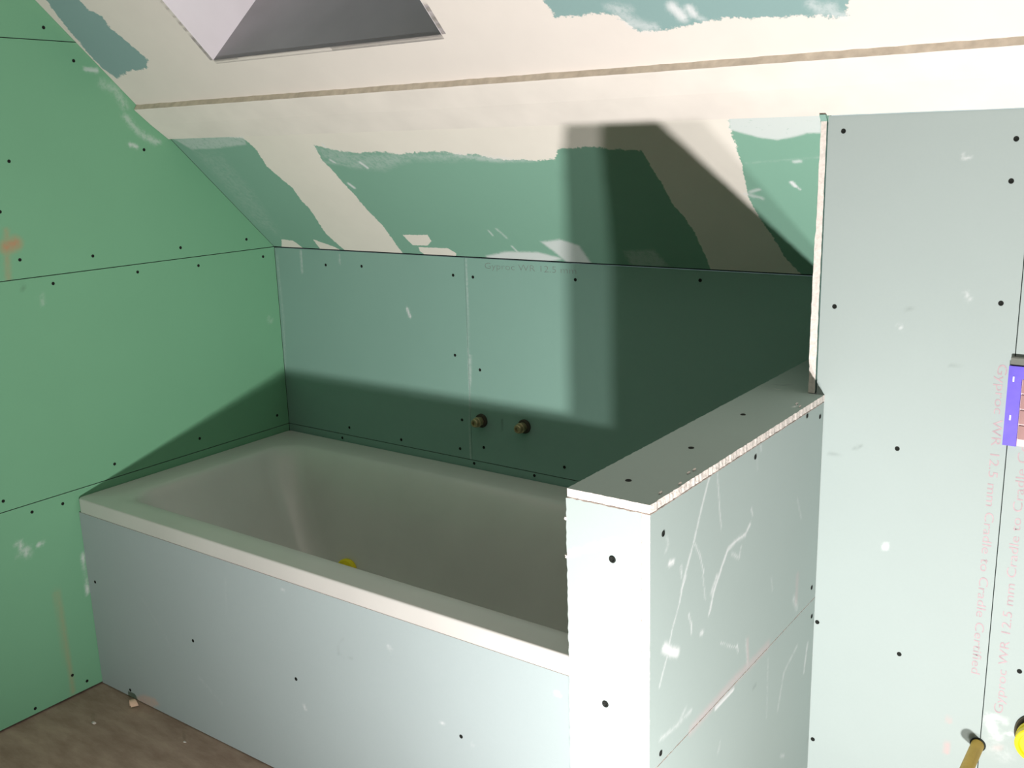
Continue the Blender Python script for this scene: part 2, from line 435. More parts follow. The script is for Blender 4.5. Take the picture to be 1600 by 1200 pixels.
# ---- sloping ceiling: lower sheet with taped joints, upper sheets round the roof window
ce = empty('ceiling'); ce['kind'] = 'structure'
SB = 0.5012          # foot of the boxed band
SH = 0.6315          # head of the band
low_marks = [
    ('W', 'poly', [(0.2579, 0.5523), (0.2270, 0.4948), (0.3397, 0.4856), (0.3465, 0.4307), (0.4960, 0.4316), (0.5636, 0.4536), (0.6181, 0.4330), (0.6998, 0.4190), (0.7691, 0.4218), (0.8373, 0.4108), (0.9155, 0.4178), (0.9793, 0.4161), (1.0272, 0.4039), (1.0761, 0.4048), (1.1106, 0.3889), (1.2286, 0.3801), (1.2845, 0.3831), (1.3103, 0.4152), (1.3925, 0.4207), (1.4445, 0.4113), (1.5413, 0.4028), (1.6591, 0.4069), (1.7296, 0.4120), (1.7308, 0.4526), (1.7367, 0.4900), (1.7528, 0.5435), (0.3475, 0.6401)], 0.011),
    ('W', 'poly', [(0.3078, 0.4966), (0.3210, 0.4714), (0.3251, 0.4363), (0.3080, 0.3803), (0.3226, 0.3220), (0.3377, 0.2842), (0.3264, 0.2401), (0.3294, 0.1893), (0.3181, 0.1398), (0.3048, 0.0767), (0.3164, 0.0220), (0.3290, -0.0147), (0.5609, -0.0122), (0.5688, 0.0711), (0.5749, 0.1284), (0.5624, 0.1890), (0.5642, 0.2534), (0.5550, 0.3081), (0.5566, 0.3563), (0.5475, 0.3961), (0.5636, 0.4536), (0.5476, 0.4918)], 0.007),
    ('W', 'poly', [(1.5172, 0.4187), (1.5194, 0.3526), (1.5262, 0.2959), (1.5285, 0.2329), (1.5419, 0.1898), (1.5491, 0.1409), (1.5481, 0.0643), (1.5451, -0.0064), (1.7684, -0.0071), (1.7415, 0.0650), (1.7319, 0.1421), (1.7214, 0.1845), (1.7126, 0.2564), (1.7251, 0.3497), (1.7285, 0.4174), (1.7332, 0.4783), (1.5442, 0.4878)], 0.006),
    ('K', 'poly', [(1.7367, 0.4900), (1.7292, 0.4561), (1.7529, 0.4464), (1.7819, 0.4331), (1.8183, 0.4248), (1.8582, 0.4336), (1.8809, 0.4411), (1.9073, 0.4400), (1.9187, 0.4930), (1.7407, 0.5032)], 0.003, .75),
    ('K', 'poly', [(0.0011, 0.5087), (0.0503, 0.4492), (0.1686, 0.4510), (0.3040, 0.4621), (0.3322, 0.5054), (0.0206, 0.5260)], 0.004, .42),
    ('K', 'poly', [(0.0503, 0.4492), (0.1620, 0.4304), (0.1459, 0.2666), (0.0838, 0.0542), (0.0176, 0.1146), (0.0404, 0.2948)], 0.02, .12),
    ('W', 'poly', [(0.6225, 0.0879), (0.7188, 0.0922), (0.7144, 0.0640), (0.6862, 0.0425), (0.6305, 0.0423)], 0.004), ('W', 'poly', [(0.6472, 0.0346), (0.7569, 0.0351), (0.7736, 0.0132), (0.7600, -0.0050), (0.6524, -0.0092), (0.6375, 0.0165)], 0.004),
    ('K', 'poly', [(0.8774, 0.0085), (0.9565, 0.0330), (1.0631, 0.0368), (1.1328, 0.0146), (1.0589, -0.0124), (0.8626, -0.0095)], 0.006, .8),
    ('K', 'poly', [(1.0955, 0.0808), (1.1632, 0.0945), (1.2080, 0.0714), (1.2128, -0.0118), (1.1402, -0.0118), (1.1200, 0.0377)], 0.006, .75),
    ('K', 'poly', [(1.3321, 0.0584), (1.4180, 0.0660), (1.4355, 0.0051), (1.3254, -0.0032)], 0.007, .38),
    ('W', 'poly', [(0.0719, 0.0408), (0.1224, 0.0369), (0.1373, -0.0008), (0.0292, -0.0070)], 0.005), ('W', 'poly', [(0.2223, 0.0482), (0.2846, 0.0172), (0.3290, -0.0147), (0.2126, -0.0156)], 0.005),
    ('K', 'line', [(0.5519, 0.4397), (0.6226, 0.4090), (0.7218, 0.3878), (0.8548, 0.3898)], 0.012, .22), ('K', 'line', [(0.5363, 0.3914), (0.5953, 0.3805), (0.6702, 0.3647)], 0.008, .25),
    ('K', 'poly', [(0.5644, 0.4488), (0.6980, 0.4167), (0.9936, 0.4135), (1.1167, 0.3931), (0.9745, 0.3829), (0.8548, 0.3898), (0.7422, 0.3540), (0.6355, 0.3652), (0.5602, 0.4056)], 0.012, .26), ('K', 'poly', [(0.9740, 0.4140), (1.1283, 0.3971), (1.2363, 0.3778), (1.1257, 0.3757), (1.0193, 0.3909)], 0.006, .4),
    ('K', 'line', [(0.6800, 0.3838), (0.6907, 0.3644)], 0.007, .9), ('K', 'line', [(0.5785, 0.3955), (0.5873, 0.3855)], 0.006, .8), ('K', 'line', [(0.5754, 0.3029), (0.5829, 0.2875)], 0.007, .9),
    ('K', 'line', [(0.5980, 0.4548), (0.5979, 0.4430)], 0.005, .8), ('K', 'line', [(0.9482, 0.1210), (0.9512, 0.1001)], 0.004, .6), ('K', 'line', [(0.9792, 0.1274), (0.9927, 0.0914)], 0.006, .4),
    ('K', 'line', [(0.9906, 0.0567), (0.9987, 0.0247)], 0.005, .6),
    ('K', 'line', [(1.8367, 0.3644), (1.8485, 0.3660)], 0.006, .6), ('K', 'line', [(1.8173, 0.3056), (1.8225, 0.2943)], 0.006, 1.0), ('K', 'line', [(1.8225, 0.2943), (1.8295, 0.2848)], 0.004, .6),
    ('K', 'line', [(1.7094, 0.2704), (1.7409, 0.2567)], 0.008, .45), ('K', 'line', [(1.7210, 0.2764), (1.7428, 0.2844)], 0.006, .5),
    ('K', 'line', [(1.7356, 0.3626), (1.8885, 0.3758)], 0.004, .12),
]
c0 = board('plasterboard_sheet', 'S', [rect(0.001, 1.9285, 0.002, SB + 0.03), rect(1.9285, 3.6, -YR * N - 0.0005, SB + 0.03)], 'slope', ce, marks=low_marks, res=0.0035)
S0, S1 = 0.755, 1.70
X0, X1 = 0.463, 1.193
SM = 1.3 / (G / N)
up_marks = [('W', 'poly', [(-1, 0), (5, 0), (5, 4), (-1, 4)], 0.01),
    ('W', 'hole', [(0.0504, 1.0112), (0.0272, 0.9335), (0.0198, 0.8776), (0.0095, 0.8200), (0.0064, 0.7710), (0.0273, 0.7303), (0.0979, 0.7494), (0.1496, 0.7494), (0.1921, 0.7545), (0.2270, 0.7773), (0.2136, 0.8126), (0.2062, 0.8386), (0.1964, 0.8645), (0.1919, 0.8854), (0.1980, 0.9210), (0.1720, 0.9440), (0.1735, 0.9791)], 0.012),
    ('W', 'hole', [(1.4665, 0.8451), (1.4674, 0.7991), (1.4754, 0.7804), (1.4759, 0.7610), (1.4901, 0.7638), (1.5252, 0.7639), (1.5789, 0.7617), (1.5967, 0.7566), (1.6079, 0.7451), (1.6182, 0.7279), (1.6326, 0.7145), (1.6596, 0.7100), (1.7120, 0.7142), (1.7421, 0.7192), (1.7976, 0.7237), (1.8541, 0.7195), (1.9296, 0.7117), (1.9760, 0.7047), (2.0033, 0.7014), (2.0162, 0.7364), (2.0287, 0.7652)], 0.013),
    ('K', 'line', [(1.6076, 0.7667), (1.6237, 0.7418), (1.6473, 0.7187)], 0.018, .45), ('K', 'line', [(1.5910, 0.7745), (1.6324, 0.7636)], 0.012, .35), ('K', 'line', [(1.6198, 0.7321), (1.6670, 0.7194)], 0.012, .55),
    ('K', 'line', [(1.7152, 0.7586), (1.7266, 0.7350)], 0.014, .9), ('K', 'line', [(1.7447, 0.7521), (1.7495, 0.7378)], 0.010, .9), ('K', 'line', [(1.7524, 0.7319), (1.7637, 0.7222)], 0.008, .5),
    ('K', 'line', [(1.9558, 0.7330), (1.9684, 0.7186), (1.9852, 0.7241)], 0.014, .45), ('K', 'line', [(1.9826, 0.7116), (1.9998, 0.7044)], 0.012, .5)]
UP = 0.004
c1 = board('plasterboard_sheet', 'S', [rect(0.001, X0, SH, SM), rect(X0, X1, SH, S0), rect(X0, X1, S1, SM), rect(X1, 3.6, SH, SM)], 'slope_up', ce,
           marks=up_marks, res=0.006, proud=UP, edge='band')
# flat ceiling above the camera
box('flat_ceiling_board', -0.1, 3.6, -3.8, -1.3 / G + 0.01, 2.5, 2.52, 'band', ce)

# the rest of the attic room, behind and beside the viewpoint
wf = box('wall_front', -0.1, 3.7, -3.9, -3.8, 0, 2.6, 'paper'); wf['kind'] = 'structure'
we = empty('wall_side'); we['kind'] = 'structure'
quadbox_later = [(3.6, -3.8, 0), (3.6, YR + 0.05, 0), (3.6, YR + 0.05, 1.2 - G * (YR + 0.05) + 0.05), (3.6, -1.28, 2.55), (3.6, -3.8, 2.55)]

# boxed band across the slope
bm = bmesh.new()
nrm = Vector((0, -G / N, -1 / N))


def sp(x, s, off): return Vector((x, -s / N, 1.2 + s * G / N)) + nrm * off


nseg = 160
rng = random.Random(2)
prevr = None
SB2 = -YR * N + 0.0015       # the band runs down onto the head of the partition
prof = [(SH + 0.003, -0.005), (SH + 0.003, 0.003), (SH - 0.001, 0.0190), (SH - 0.006, 0.0195), ((SH + SB) / 2, 0.015), (SB, 0.0065), (SB, -0.003)]
for i in range(nseg + 1):
    x = 0.0012 + (3.6 - 0.0012) * i / nseg
    r_ = []
    for k, (s, o_) in enumerate(prof):
        j = rng.uniform(-1, 1) * 0.0008 if k in (1, 2) else rng.uniform(-1, 1) * 0.0006 if k == 5 else 0
        if k in (5, 6): s = s + (SB2 - SB) * min(1, x / 1.93)
        if k == 5: o_ = o_ - 0.005 * min(1, x / 1.93)
        r_.append(bm.verts.new(sp(x, s + j, o_ + j * .5)))
    if prevr:
        for k in range(len(prof)):
            k2 = (k + 1) % len(prof)
            fc = bm.faces.new((prevr[k], prevr[k2], r_[k2], r_[k]))
            fc.material_index = 1 if k in (0, 1) else 0
    else: bm.faces.new(r_)
    prevr = r_
bm.faces.new(prevr[::-1])
bmesh.ops.recalc_face_normals(bm, faces=bm.faces)
me = bpy.data.meshes.new('trim_1'); bm.to_mesh(me); bm.free()
band = link('trim_1', me, ['band', 'bandedge'])
band['kind'] = 'structure'

# ---- roof window: splayed reveal, frame and glass
wn = empty('window_1'); wn['kind'] = 'structure'
D = 0.34


def quadbox(name, pts, thick_vec, mat, parent):
    bm = bmesh.new()
    a = [bm.verts.new(p) for p in pts]; c = [bm.verts.new(Vector(p) + Vector(thick_vec)) for p in pts]
    bm.faces.new(a); bm.faces.new(c[::-1])
    for i in range(4): bm.faces.new((a[i], c[i], c[(i + 1) % 4], a[(i + 1) % 4]))
    bmesh.ops.recalc_face_normals(bm, faces=bm.faces)
    me = bpy.data.meshes.new(name); bm.to_mesh(me); bm.free()
    return link(name, me, [mat], parent)


sdir = Vector((0, -1 / N, G / N))
bm = bmesh.new()
fa = [bm.verts.new(p) for p in quadbox_later]; fb_ = [bm.verts.new(Vector(p) + Vector((0.1, 0, 0))) for p in quadbox_later]
bm.faces.new(fa); bm.faces.new(fb_[::-1])
for i in range(5): bm.faces.new((fa[i], fb_[i], fb_[(i + 1) % 5], fa[(i + 1) % 5]))
me = bpy.data.meshes.new('side_wall_board'); bm.to_mesh(me); bm.free()
link('side_wall_board', me, ['paper'], we)
quadbox('side_reveal', [sp(X0 + .001, S0, UP), sp(X0 + .001, S1, UP), sp(X0 + .001, S1, -D), sp(X0 + .001, S0, -D)], (-0.012, 0, 0), 'reveal', wn)
quadbox('side_reveal', [sp(X1 - .001, S0, UP), sp(X1 - .001, S1, UP), sp(X1 - .001, S1, -D), sp(X1 - .001, S0, -D)], (0.012, 0, 0), 'reveal', wn)
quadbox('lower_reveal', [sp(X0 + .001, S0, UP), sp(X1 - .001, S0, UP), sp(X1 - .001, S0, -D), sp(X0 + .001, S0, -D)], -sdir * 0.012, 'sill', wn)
quadbox('upper_reveal', [sp(X0 + .001, S1, UP), sp(X1 - .001, S1, UP), sp(X1 - .001, S1, -D), sp(X0 + .001, S1, -D)], sdir * 0.012, 'reveal', wn)
fr = 0.06
for a in ((X0, X0 + fr, S0, S1), (X1 - fr, X1, S0, S1), (X0 + fr, X1 - fr, S0, S0 + fr), (X0 + fr, X1 - fr, S1 - fr, S1)):
    quadbox('window_frame', [sp(a[0], a[2], -D + .04), sp(a[1], a[2], -D + .04), sp(a[1], a[3], -D + .04), sp(a[0], a[3], -D + .04)], -nrm * 0.04, 'frame', wn)
quadbox('window_glass', [sp(X0 + fr, S0 + fr, -D + .02), sp(X1 - fr, S0 + fr, -D + .02), sp(X1 - fr, S1 - fr, -D + .02), sp(X0 + fr, S1 - fr, -D + .02)], -nrm * 0.004, 'glass', wn)

# ---- tall partition on the right, facing the room
wr = empty('wall_right'); wr['kind'] = 'structure'
box('stud_backing', 1.95, 3.6, YR + T, YR + T + 0.04, 0, 1.5, 'dark', wr)
XJ = 2.2702
r0 = board('plasterboard_sheet', 'R', [[(1.9295, 0.004), (XJ - 0.0008, 0.004), (XJ - 0.0008, 1.5385), (1.9295, 1.5385)]], 'right', wr, res=0.006, marks=[
    ('K', 'poly', [(2.0690, 0.7401), (2.0785, 0.7409), (2.0815, 0.7310), (2.0734, 0.7266)], 0.003, 1.0), ('D', 'line', [(2.1686, 1.1018), (2.2002, 1.1040)], 0.002, .25),
    ('D', 'line', [(2.0829, 1.1933), (2.0948, 1.1976)], 0.003, .2), ('K', 'line', [(2.0743, 1.1692), (2.0817, 1.1568)], 0.003, .6), ('K', 'line', [(2.1824, 1.2343), (2.1919, 1.2181)], 0.004, .4),
    ('D', 'line', [(2.0062, 0.9189), (2.0202, 0.9288)], 0.003, .25), ('D', 'line', [(1.9576, 0.9021), (1.9897, 0.9060)], 0.002, .2),
    ('K', 'line', [(2.1635, 1.4678), (2.1629, 1.4615), (2.1762, 1.4592)], 0.003, .5), ('P', 'line', [(2.2135, 0.3589), (2.2136, 0.3409)], 0.006, .5), ('P', 'line', [(2.2120, 0.4136), (2.2137, 0.4060)], 0.005, .35),
    ('D', 'poly', [(2.2500, 0.3941), (2.2577, 0.3968), (2.2663, 0.3863), (2.2623, 0.3794), (2.2517, 0.3851)], 0.003, .55)])  # last dark patch paints the rod's shadow on the wall
screws(r0, 'R', [(1.9577, 1.5108), (1.9565, 1.1913), (2.2408, 1.2170), (2.0861, 0.9329), (2.1144, 0.5195), (1.9517, 0.5428), (1.9538, 0.2754), (2.2425, 1.4900), (2.2403, 1.4219)])
r1 = board('plasterboard_sheet', 'R', [rect(XJ + 0.0008, 3.47, 0.004, 1.5385)], 'right', wr, res=0.006, marks=[
    ('K', 'line', [(2.2813, 0.4375), (2.2907, 0.4166), (2.2981, 0.4058)], 0.014, .5), ('K', 'line', [(2.2897, 0.4430), (2.3085, 0.4401)], 0.010, .45), ('K', 'line', [(2.3168, 0.4165), (2.3209, 0.4192)], 0.005, .7),
    ('P', 'line', [(2.2979, 0.3801), (2.3063, 0.3845)], 0.006, .2), ('K', 'line', [(2.2889, 0.3822), (2.3139, 0.3711)], 0.02, .2)])
screws(r1, 'R', [(2.3244, 0.5474)])

# printed lettering on the paper face
def text_mesh(name, body, width, height, mat, parent, origin, right, upv, weight=0.0):
    cu = bpy.data.curves.new(name, 'FONT'); cu.body = body; cu.size = 1.0; cu.resolution_u = 3; cu.offset = weight
    tmp = bpy.data.objects.new('tmp', cu); COL.objects.link(tmp)
    bpy.context.view_layer.update()
    me = bpy.data.meshes.new_from_object(tmp.evaluated_get(bpy.context.evaluated_depsgraph_get()))
    bpy.data.objects.remove(tmp); bpy.data.curves.remove(cu)
    xs = [v.co.x for v in me.vertices]
    wx = max(xs) - min(xs); x0 = min(xs)
    r_ = Vector(right); u_ = Vector(upv); n_ = r_.cross(u_)
    for v in me.vertices:
        a = (v.co.x - x0) / wx * width; b_ = v.co.y / 0.70 * height
        v.co = Vector(origin) + r_ * a + u_ * b_ + n_ * 0.0003
    me.name = name
    return link(name, me, [mat], parent)


LINE = 'Gyproc WR 12.5 mm Cradle to Cradle Certified'
text_mesh('printed_text', LINE, 0.591, 0.0155, 'ink', r0, (2.2445, YR, 1.111), (0, 0, -1), (1, 0, 0), -0.004)
text_mesh('printed_text', LINE, 0.591, 0.0155, 'ink', r1, (2.3035, YR, 0.453), (0, 0, 1), (-1, 0, 0), -0.004)
text_mesh('printed_text', 'Gyproc WR 12.5 mm', 0.300, 0.017, 'inkdim', b1, (0.866, 0, 1.170), (1, 0, 0), (0, 0, 1), -0.018)

# return board: its cut edge stands on the half wall at the head of the partition
st = empty('trim_2'); st['kind'] = 'structure'
bm = bmesh.new(); rng = random.Random(9); prevr = None
for i in range(61):
    t = i / 60; z = ZC + 0.001 + (1.5400 - ZC) * t
    xl = 1.9135 + 0.003 * t - (0.0015 if 0.1 < t < 0.6 else 0) + rng.uniform(-1, 1) * 0.0005
    xr = 1.9265 + 0.0007 * t + rng.uniform(-1, 1) * 0.0004
    yy = YR - 0.001
    r_ = [bm.verts.new(p) for p in ((xl, yy, z), (xr, yy, z), (xr, -0.001 - max(0, (z - 1.19)) / G, z), (xl, -0.001 - max(0, (z - 1.19)) / G, z))]
    if prevr:
        for k in range(4):
            fc = bm.faces.new((prevr[k], prevr[(k + 1) % 4], r_[(k + 1) % 4], r_[k])); fc.material_index = 0 if k == 0 else 1
    else: bm.faces.new(r_)
    prevr = r_
bm.faces.new(prevr[::-1]); bmesh.ops.recalc_face_normals(bm, faces=bm.faces)
me = bpy.data.meshes.new('return_board'); bm.to_mesh(me); bm.free()
link('return_board', me, ['gypsum', 'back'], st)

# ================================================================ HALF WALL
hw = empty('half_wall', (1.877, -0.7, 0))
tag(hw, 'boxed half wall of pale green plasterboard with white cut edges at the foot of the bath', 'partition')


def hb(*a, **k):
    o = board(*a, **k); return keep(o, hw)


end = hb('end_board', 'E', [rect(XL - 0.002, XR - T - 0.0003, 0.002, ZC - T - 0.0022)], 'right', None, res=0.006, edge='gypsum', rough=0.0009, marks=[
    ('K', 'line', [(1.7835, 0.9036), (1.8233, 0.9229), (1.8882, 0.9532)], 0.006, .35), ('K', 'line', [(1.8694, 0.8504), (1.8694, 0.7158)], 0.003, .4), ('K', 'line', [(1.9109, 0.8563), (1.9128, 0.7452)], 0.003, .3),
    ('K', 'line', [(1.9130, 0.8895), (1.9376, 0.8976)], 0.004, .4)])
screws(end, 'E', [(1.8849, 0.9251), (1.8714, 0.6899)], 1.25)
side_marks = [
    ('K', 'line', [(-0.8583, 1.0049), (-0.8838, 0.9654), (-0.9107, 0.9158), (-0.9417, 0.8695), (-0.9518, 0.8508)], 0.004, .55), ('K', 'line', [(-0.9062, 0.9111), (-0.8877, 0.8856), (-0.8728, 0.8503)], 0.003, .5),
    ('K', 'line', [(-0.8305, 1.0009), (-0.8209, 0.9452), (-0.8118, 0.9046)], 0.0035, .4), ('K', 'line', [(-0.6949, 0.8717), (-0.7129, 0.8595), (-0.7523, 0.8619), (-0.7849, 0.8579), (-0.8061, 0.8369), (-0.8337, 0.8068), (-0.8512, 0.7720)], 0.005, .65),
    ('K', 'line', [(-0.6913, 0.8980), (-0.6848, 0.8833)], 0.004, .5), ('K', 'line', [(-0.6575, 0.9992), (-0.6567, 0.9888)], 0.003, .7), ('K', 'line', [(-0.6768, 1.0010), (-0.6683, 0.9592)], 0.004, .15),
    ('K', 'line', [(-0.9353, 0.8702), (-0.9477, 0.8543), (-0.9577, 0.8325)], 0.003, .6), ('K', 'line', [(-0.9577, 0.8325), (-0.9799, 0.8006), (-0.9936, 0.7663), (-1.0134, 0.7361), (-1.0193, 0.7255)], 0.003, .5),
    ('K', 'line', [(-1.0040, 0.7835), (-0.9834, 0.7678), (-0.9623, 0.7560)], 0.010, .9), ('K', 'line', [(-0.9249, 0.8031), (-0.9155, 0.7831), (-0.9128, 0.7658)], 0.003, .6),
    ('K', 'line', [(-0.8773, 0.8478), (-0.8665, 0.8047)], 0.003, .4), ('K', 'line', [(-0.8071, 0.7031), (-0.7679, 0.6784), (-0.7354, 0.6612)], 0.002, .6), ('K', 'line', [(-0.7357, 0.6662), (-0.7322, 0.6526)], 0.003, .7),
    ('K', 'line', [(-0.8808, 0.7527), (-0.8738, 0.7508)], 0.006, .6), ('K', 'line', [(-0.7000, 0.6598), (-0.6881, 0.6052)], 0.005, .3), ('K', 'line', [(-0.8432, 0.8073), (-0.8251, 0.8276)], 0.006, .5),
    ('K', 'line', [(-0.9900, 0.9112), (-0.9778, 0.9087)], 0.006, .8), ('K', 'line', [(-1.0023, 0.9335), (-0.9945, 0.9425), (-0.9987, 0.9557)], 0.004, .3), ('K', 'line', [(-0.9528, 0.8922), (-0.9503, 0.8759)], 0.004, .5),
    ('K', 'line', [(-0.7692, 0.8455), (-0.7372, 0.8259), (-0.7304, 0.8428)], 0.004, .4), ('K', 'line', [(-0.5904, 0.7370), (-0.5817, 0.7062)], 0.004, .25), ('K', 'line', [(-0.4712, 0.8458), (-0.4461, 0.7993)], 0.004, .25),
    ('K', 'line', [(-1.0142, 0.6382), (-0.9640, 0.6328), (-0.9111, 0.6328)], 0.005, .35), ('K', 'line', [(-0.9554, 0.6337), (-0.9294, 0.6478)], 0.005, .3),
    ('K', 'line', [(-0.4703, 0.6444), (-0.4504, 0.6161)], 0.010, .35), ('P', 'line', [(-0.9101, 0.5984), (-0.8395, 0.6004), (-0.7374, 0.6043), (-0.6537, 0.6015), (-0.5945, 0.6023)], 0.012, .35),
    ('P', 'line', [(-0.6915, 0.6560), (-0.6852, 0.6038)], 0.006, .35), ('K', 'line', [(-0.8193, 0.5889), (-0.7839, 0.5886), (-0.7472, 0.5884)], 0.004, 1.0), ('P', 'line', [(-0.4554, 0.6316), (-0.4542, 0.6845)], 0.010, .25),
    ('K', 'line', [(-0.4414, 0.5303), (-0.5068, 0.5059), (-0.5333, 0.4373)], 0.006, .3), ('K', 'line', [(-0.3784, 0.5088), (-0.3839, 0.4928), (-0.3938, 0.4519)], 0.006, .5), ('K', 'line', [(-0.5921, 0.5728), (-0.5885, 0.4526)], 0.005, .2),
    ('K', 'line', [(-0.7982, 0.5140), (-0.8052, 0.4996)], 0.005, .3), ('K', 'line', [(-0.5101, 0.3259), (-0.4887, 0.3138)], 0.004, .5), ('D', 'line', [(-0.6586, 0.5469), (-0.6470, 0.5476)], 0.005, .2),
]
zs = 0.5969
su = hb('side_board', 'H', [rect(YE, YR - 0.001, zs + 0.0009, ZC - T - 0.0022)], 'half', None, res=0.0045, edge='gypsum', rough=0.0005, marks=side_marks)
sl = hb('side_board', 'H', [rect(YE, YR - 0.001, 0.002, zs - 0.0009)], 'half', None, res=0.0045, edge='gypsum', rough=0.0005, marks=side_marks)
screws(su, 'H', [(-1.0105, 0.9637), (-0.6812, 0.9865), (-0.3664, 0.9804), (-0.3703, 0.6272), (-0.4379, 0.9989), (-1.0139, 0.6143)])
screws(sl, 'H', [(-0.3624, 0.5612)])
cp = hb('cap_board', 'C', [rect(XL, XR, YE, YR - 0.001), rect(XL, 1.9125, YR - 0.001, -0.002)], 'cap', None, res=0.006, edge='gypsum', rough=0.0008, marks=[
    ('D', 'line', [(1.8483, -0.3098), (1.8595, -0.2974)], 0.003, .3), ('K', 'line', [(1.9268, -0.4595), (1.9296, -0.4473)], 0.004, .6), ('D', 'line', [(1.8190, -0.3136), (1.8505, -0.3086)], 0.002, .2)])
screws(cp, 'C', [(1.8693, -0.9747), (1.8772, -0.7828), (1.8685, -0.5543)], 1.1)
bb = box('bath_side_board', XL, XL + T, YE + T + 0.0005, -0.002, 0.002, ZC - T - 0.0022, 'paper'); keep(bb, hw)
fb = box('timber_core', XL + T + 0.002, XR - T - 0.002, YE + T + 0.004, YR - 0.01, 0.002, ZC - T - 0.004, 'wood'); keep(fb, hw)
# crumbs and torn paper fibres along the cut edges


def crumb(name, loc, size, mat, parent, seed, stretch=(1, 1, 1)):
    bm = bmesh.new(); bmesh.ops.create_icosphere(bm, subdivisions=2, radius=size)
    rg = random.Random(seed)
    for v in bm.verts:
        v.co *= rg.uniform(0.65, 1.2)
        v.co = Vector((v.co.x * stretch[0], v.co.y * stretch[1], v.co.z * stretch[2]))
    me = bpy.data.meshes.new(name); bm.to_mesh(me); bm.free()
    o = link(name, me, [mat], parent); o.location = loc
    return o


for i, (a, z) in enumerate([(1.7986, 0.9707), (1.7974, 0.9109), (1.8026, 0.9455), (1.8001, 0.7636), (1.8024, 0.8793)]):
    keep(crumb('plaster_crumb', (XL - 0.004 if i < 2 else XL - 0.002, YE + 0.004, z), 0.0038 if i < 2 else 0.002, 'gypsum', None, i), hw)
for i, (a, c_) in enumerate([(1.9350, -0.9994), (1.9304, -0.9006), (1.9312, -0.8827), (1.9433, -0.9499), (1.9254, -0.4391), (1.9369, -0.4538)]):
    keep(crumb('torn_paper', (min(a, XR - 0.004), c_, ZC + 0.0015), 0.0035, 'gypsum', None, i + 20, (0.5, 1.6, 0.5)), hw)

# ================================================================ BATH PANEL
bp_ = empty('bath_panel', (0.9, YP, 0))
tag(bp_, 'long green plasterboard panel closing the front of the bath down to the floor', 'bath panel')
bpan = keep(board('panel_board', 'P', [rect(0.0015, XL - 0.0025, 0.003, 0.534)], 'panel', None, res=0.006, edge='gypsum', marks=[
    ('K', 'line', [(0.2591, 0.3387), (0.3196, 0.2797), (0.3663, 0.2272)], 0.004, .14), ('D', 'line', [(1.0341, 0.4378), (1.0138, 0.4161), (1.0140, 0.3971), (1.0297, 0.3923), (1.0563, 0.3971)], 0.002, .15),
    ('K', 'line', [(0.8810, 0.2220), (0.8865, 0.2119)], 0.005, .6), ('K', 'line', [(1.3123, 0.3257), (1.3175, 0.3245)], 0.005, .6), ('K', 'line', [(1.1718, 0.4622), (1.1787, 0.4552)], 0.006, .4),
    ('K', 'line', [(1.6061, 0.4903), (1.6119, 0.4868)], 0.006, .9), ('K', 'line', [(0.8380, 0.5109), (0.8465, 0.5082)], 0.004, .4), ('K', 'line', [(1.3917, 0.3044), (1.3966, 0.3017)], 0.004, .4),
    ('K', 'line', [(0.4787, 0.1678), (0.5629, 0.1211)], 0.006, .15), ('K', 'line', [(0.6304, 0.4858), (0.6208, 0.3889)], 0.004, .12),
    ('P', 'poly', [(0.1677, 0.0096), (0.2050, 0.0299), (0.2597, 0.0359), (0.2808, 0.0231), (0.2383, 0.0009), (0.1773, -0.0034)], 0.004, .6)]), bp_)
screws(bpan, 'P', [(0.0354, 0.3302), (0.4692, 0.2719), (0.8617, 0.2850), (1.3650, 0.3112), (0.1428, 0.0238)])

# ================================================================ BATHTUB
def rrect(x0, x1, y0, y1, r, n=9):
    pts = []
    rs = r if isinstance(r, (list, tuple)) else [r] * 4
    for (cx, cy, a0), rr in zip(((x1, y1, 0), (x0, y1, 90), (x0, y0, 180), (x1, y0, 270)), rs):
        rr = max(rr, 1e-4)
        ccx = cx - rr if cx == x1 else cx + rr; ccy = cy - rr if cy == y1 else cy + rr
        for i in range(n):
            a = math.radians(a0 + 90 * i / (n - 1)); pts.append((ccx + rr * math.cos(a), ccy + rr * math.sin(a)))
    return pts


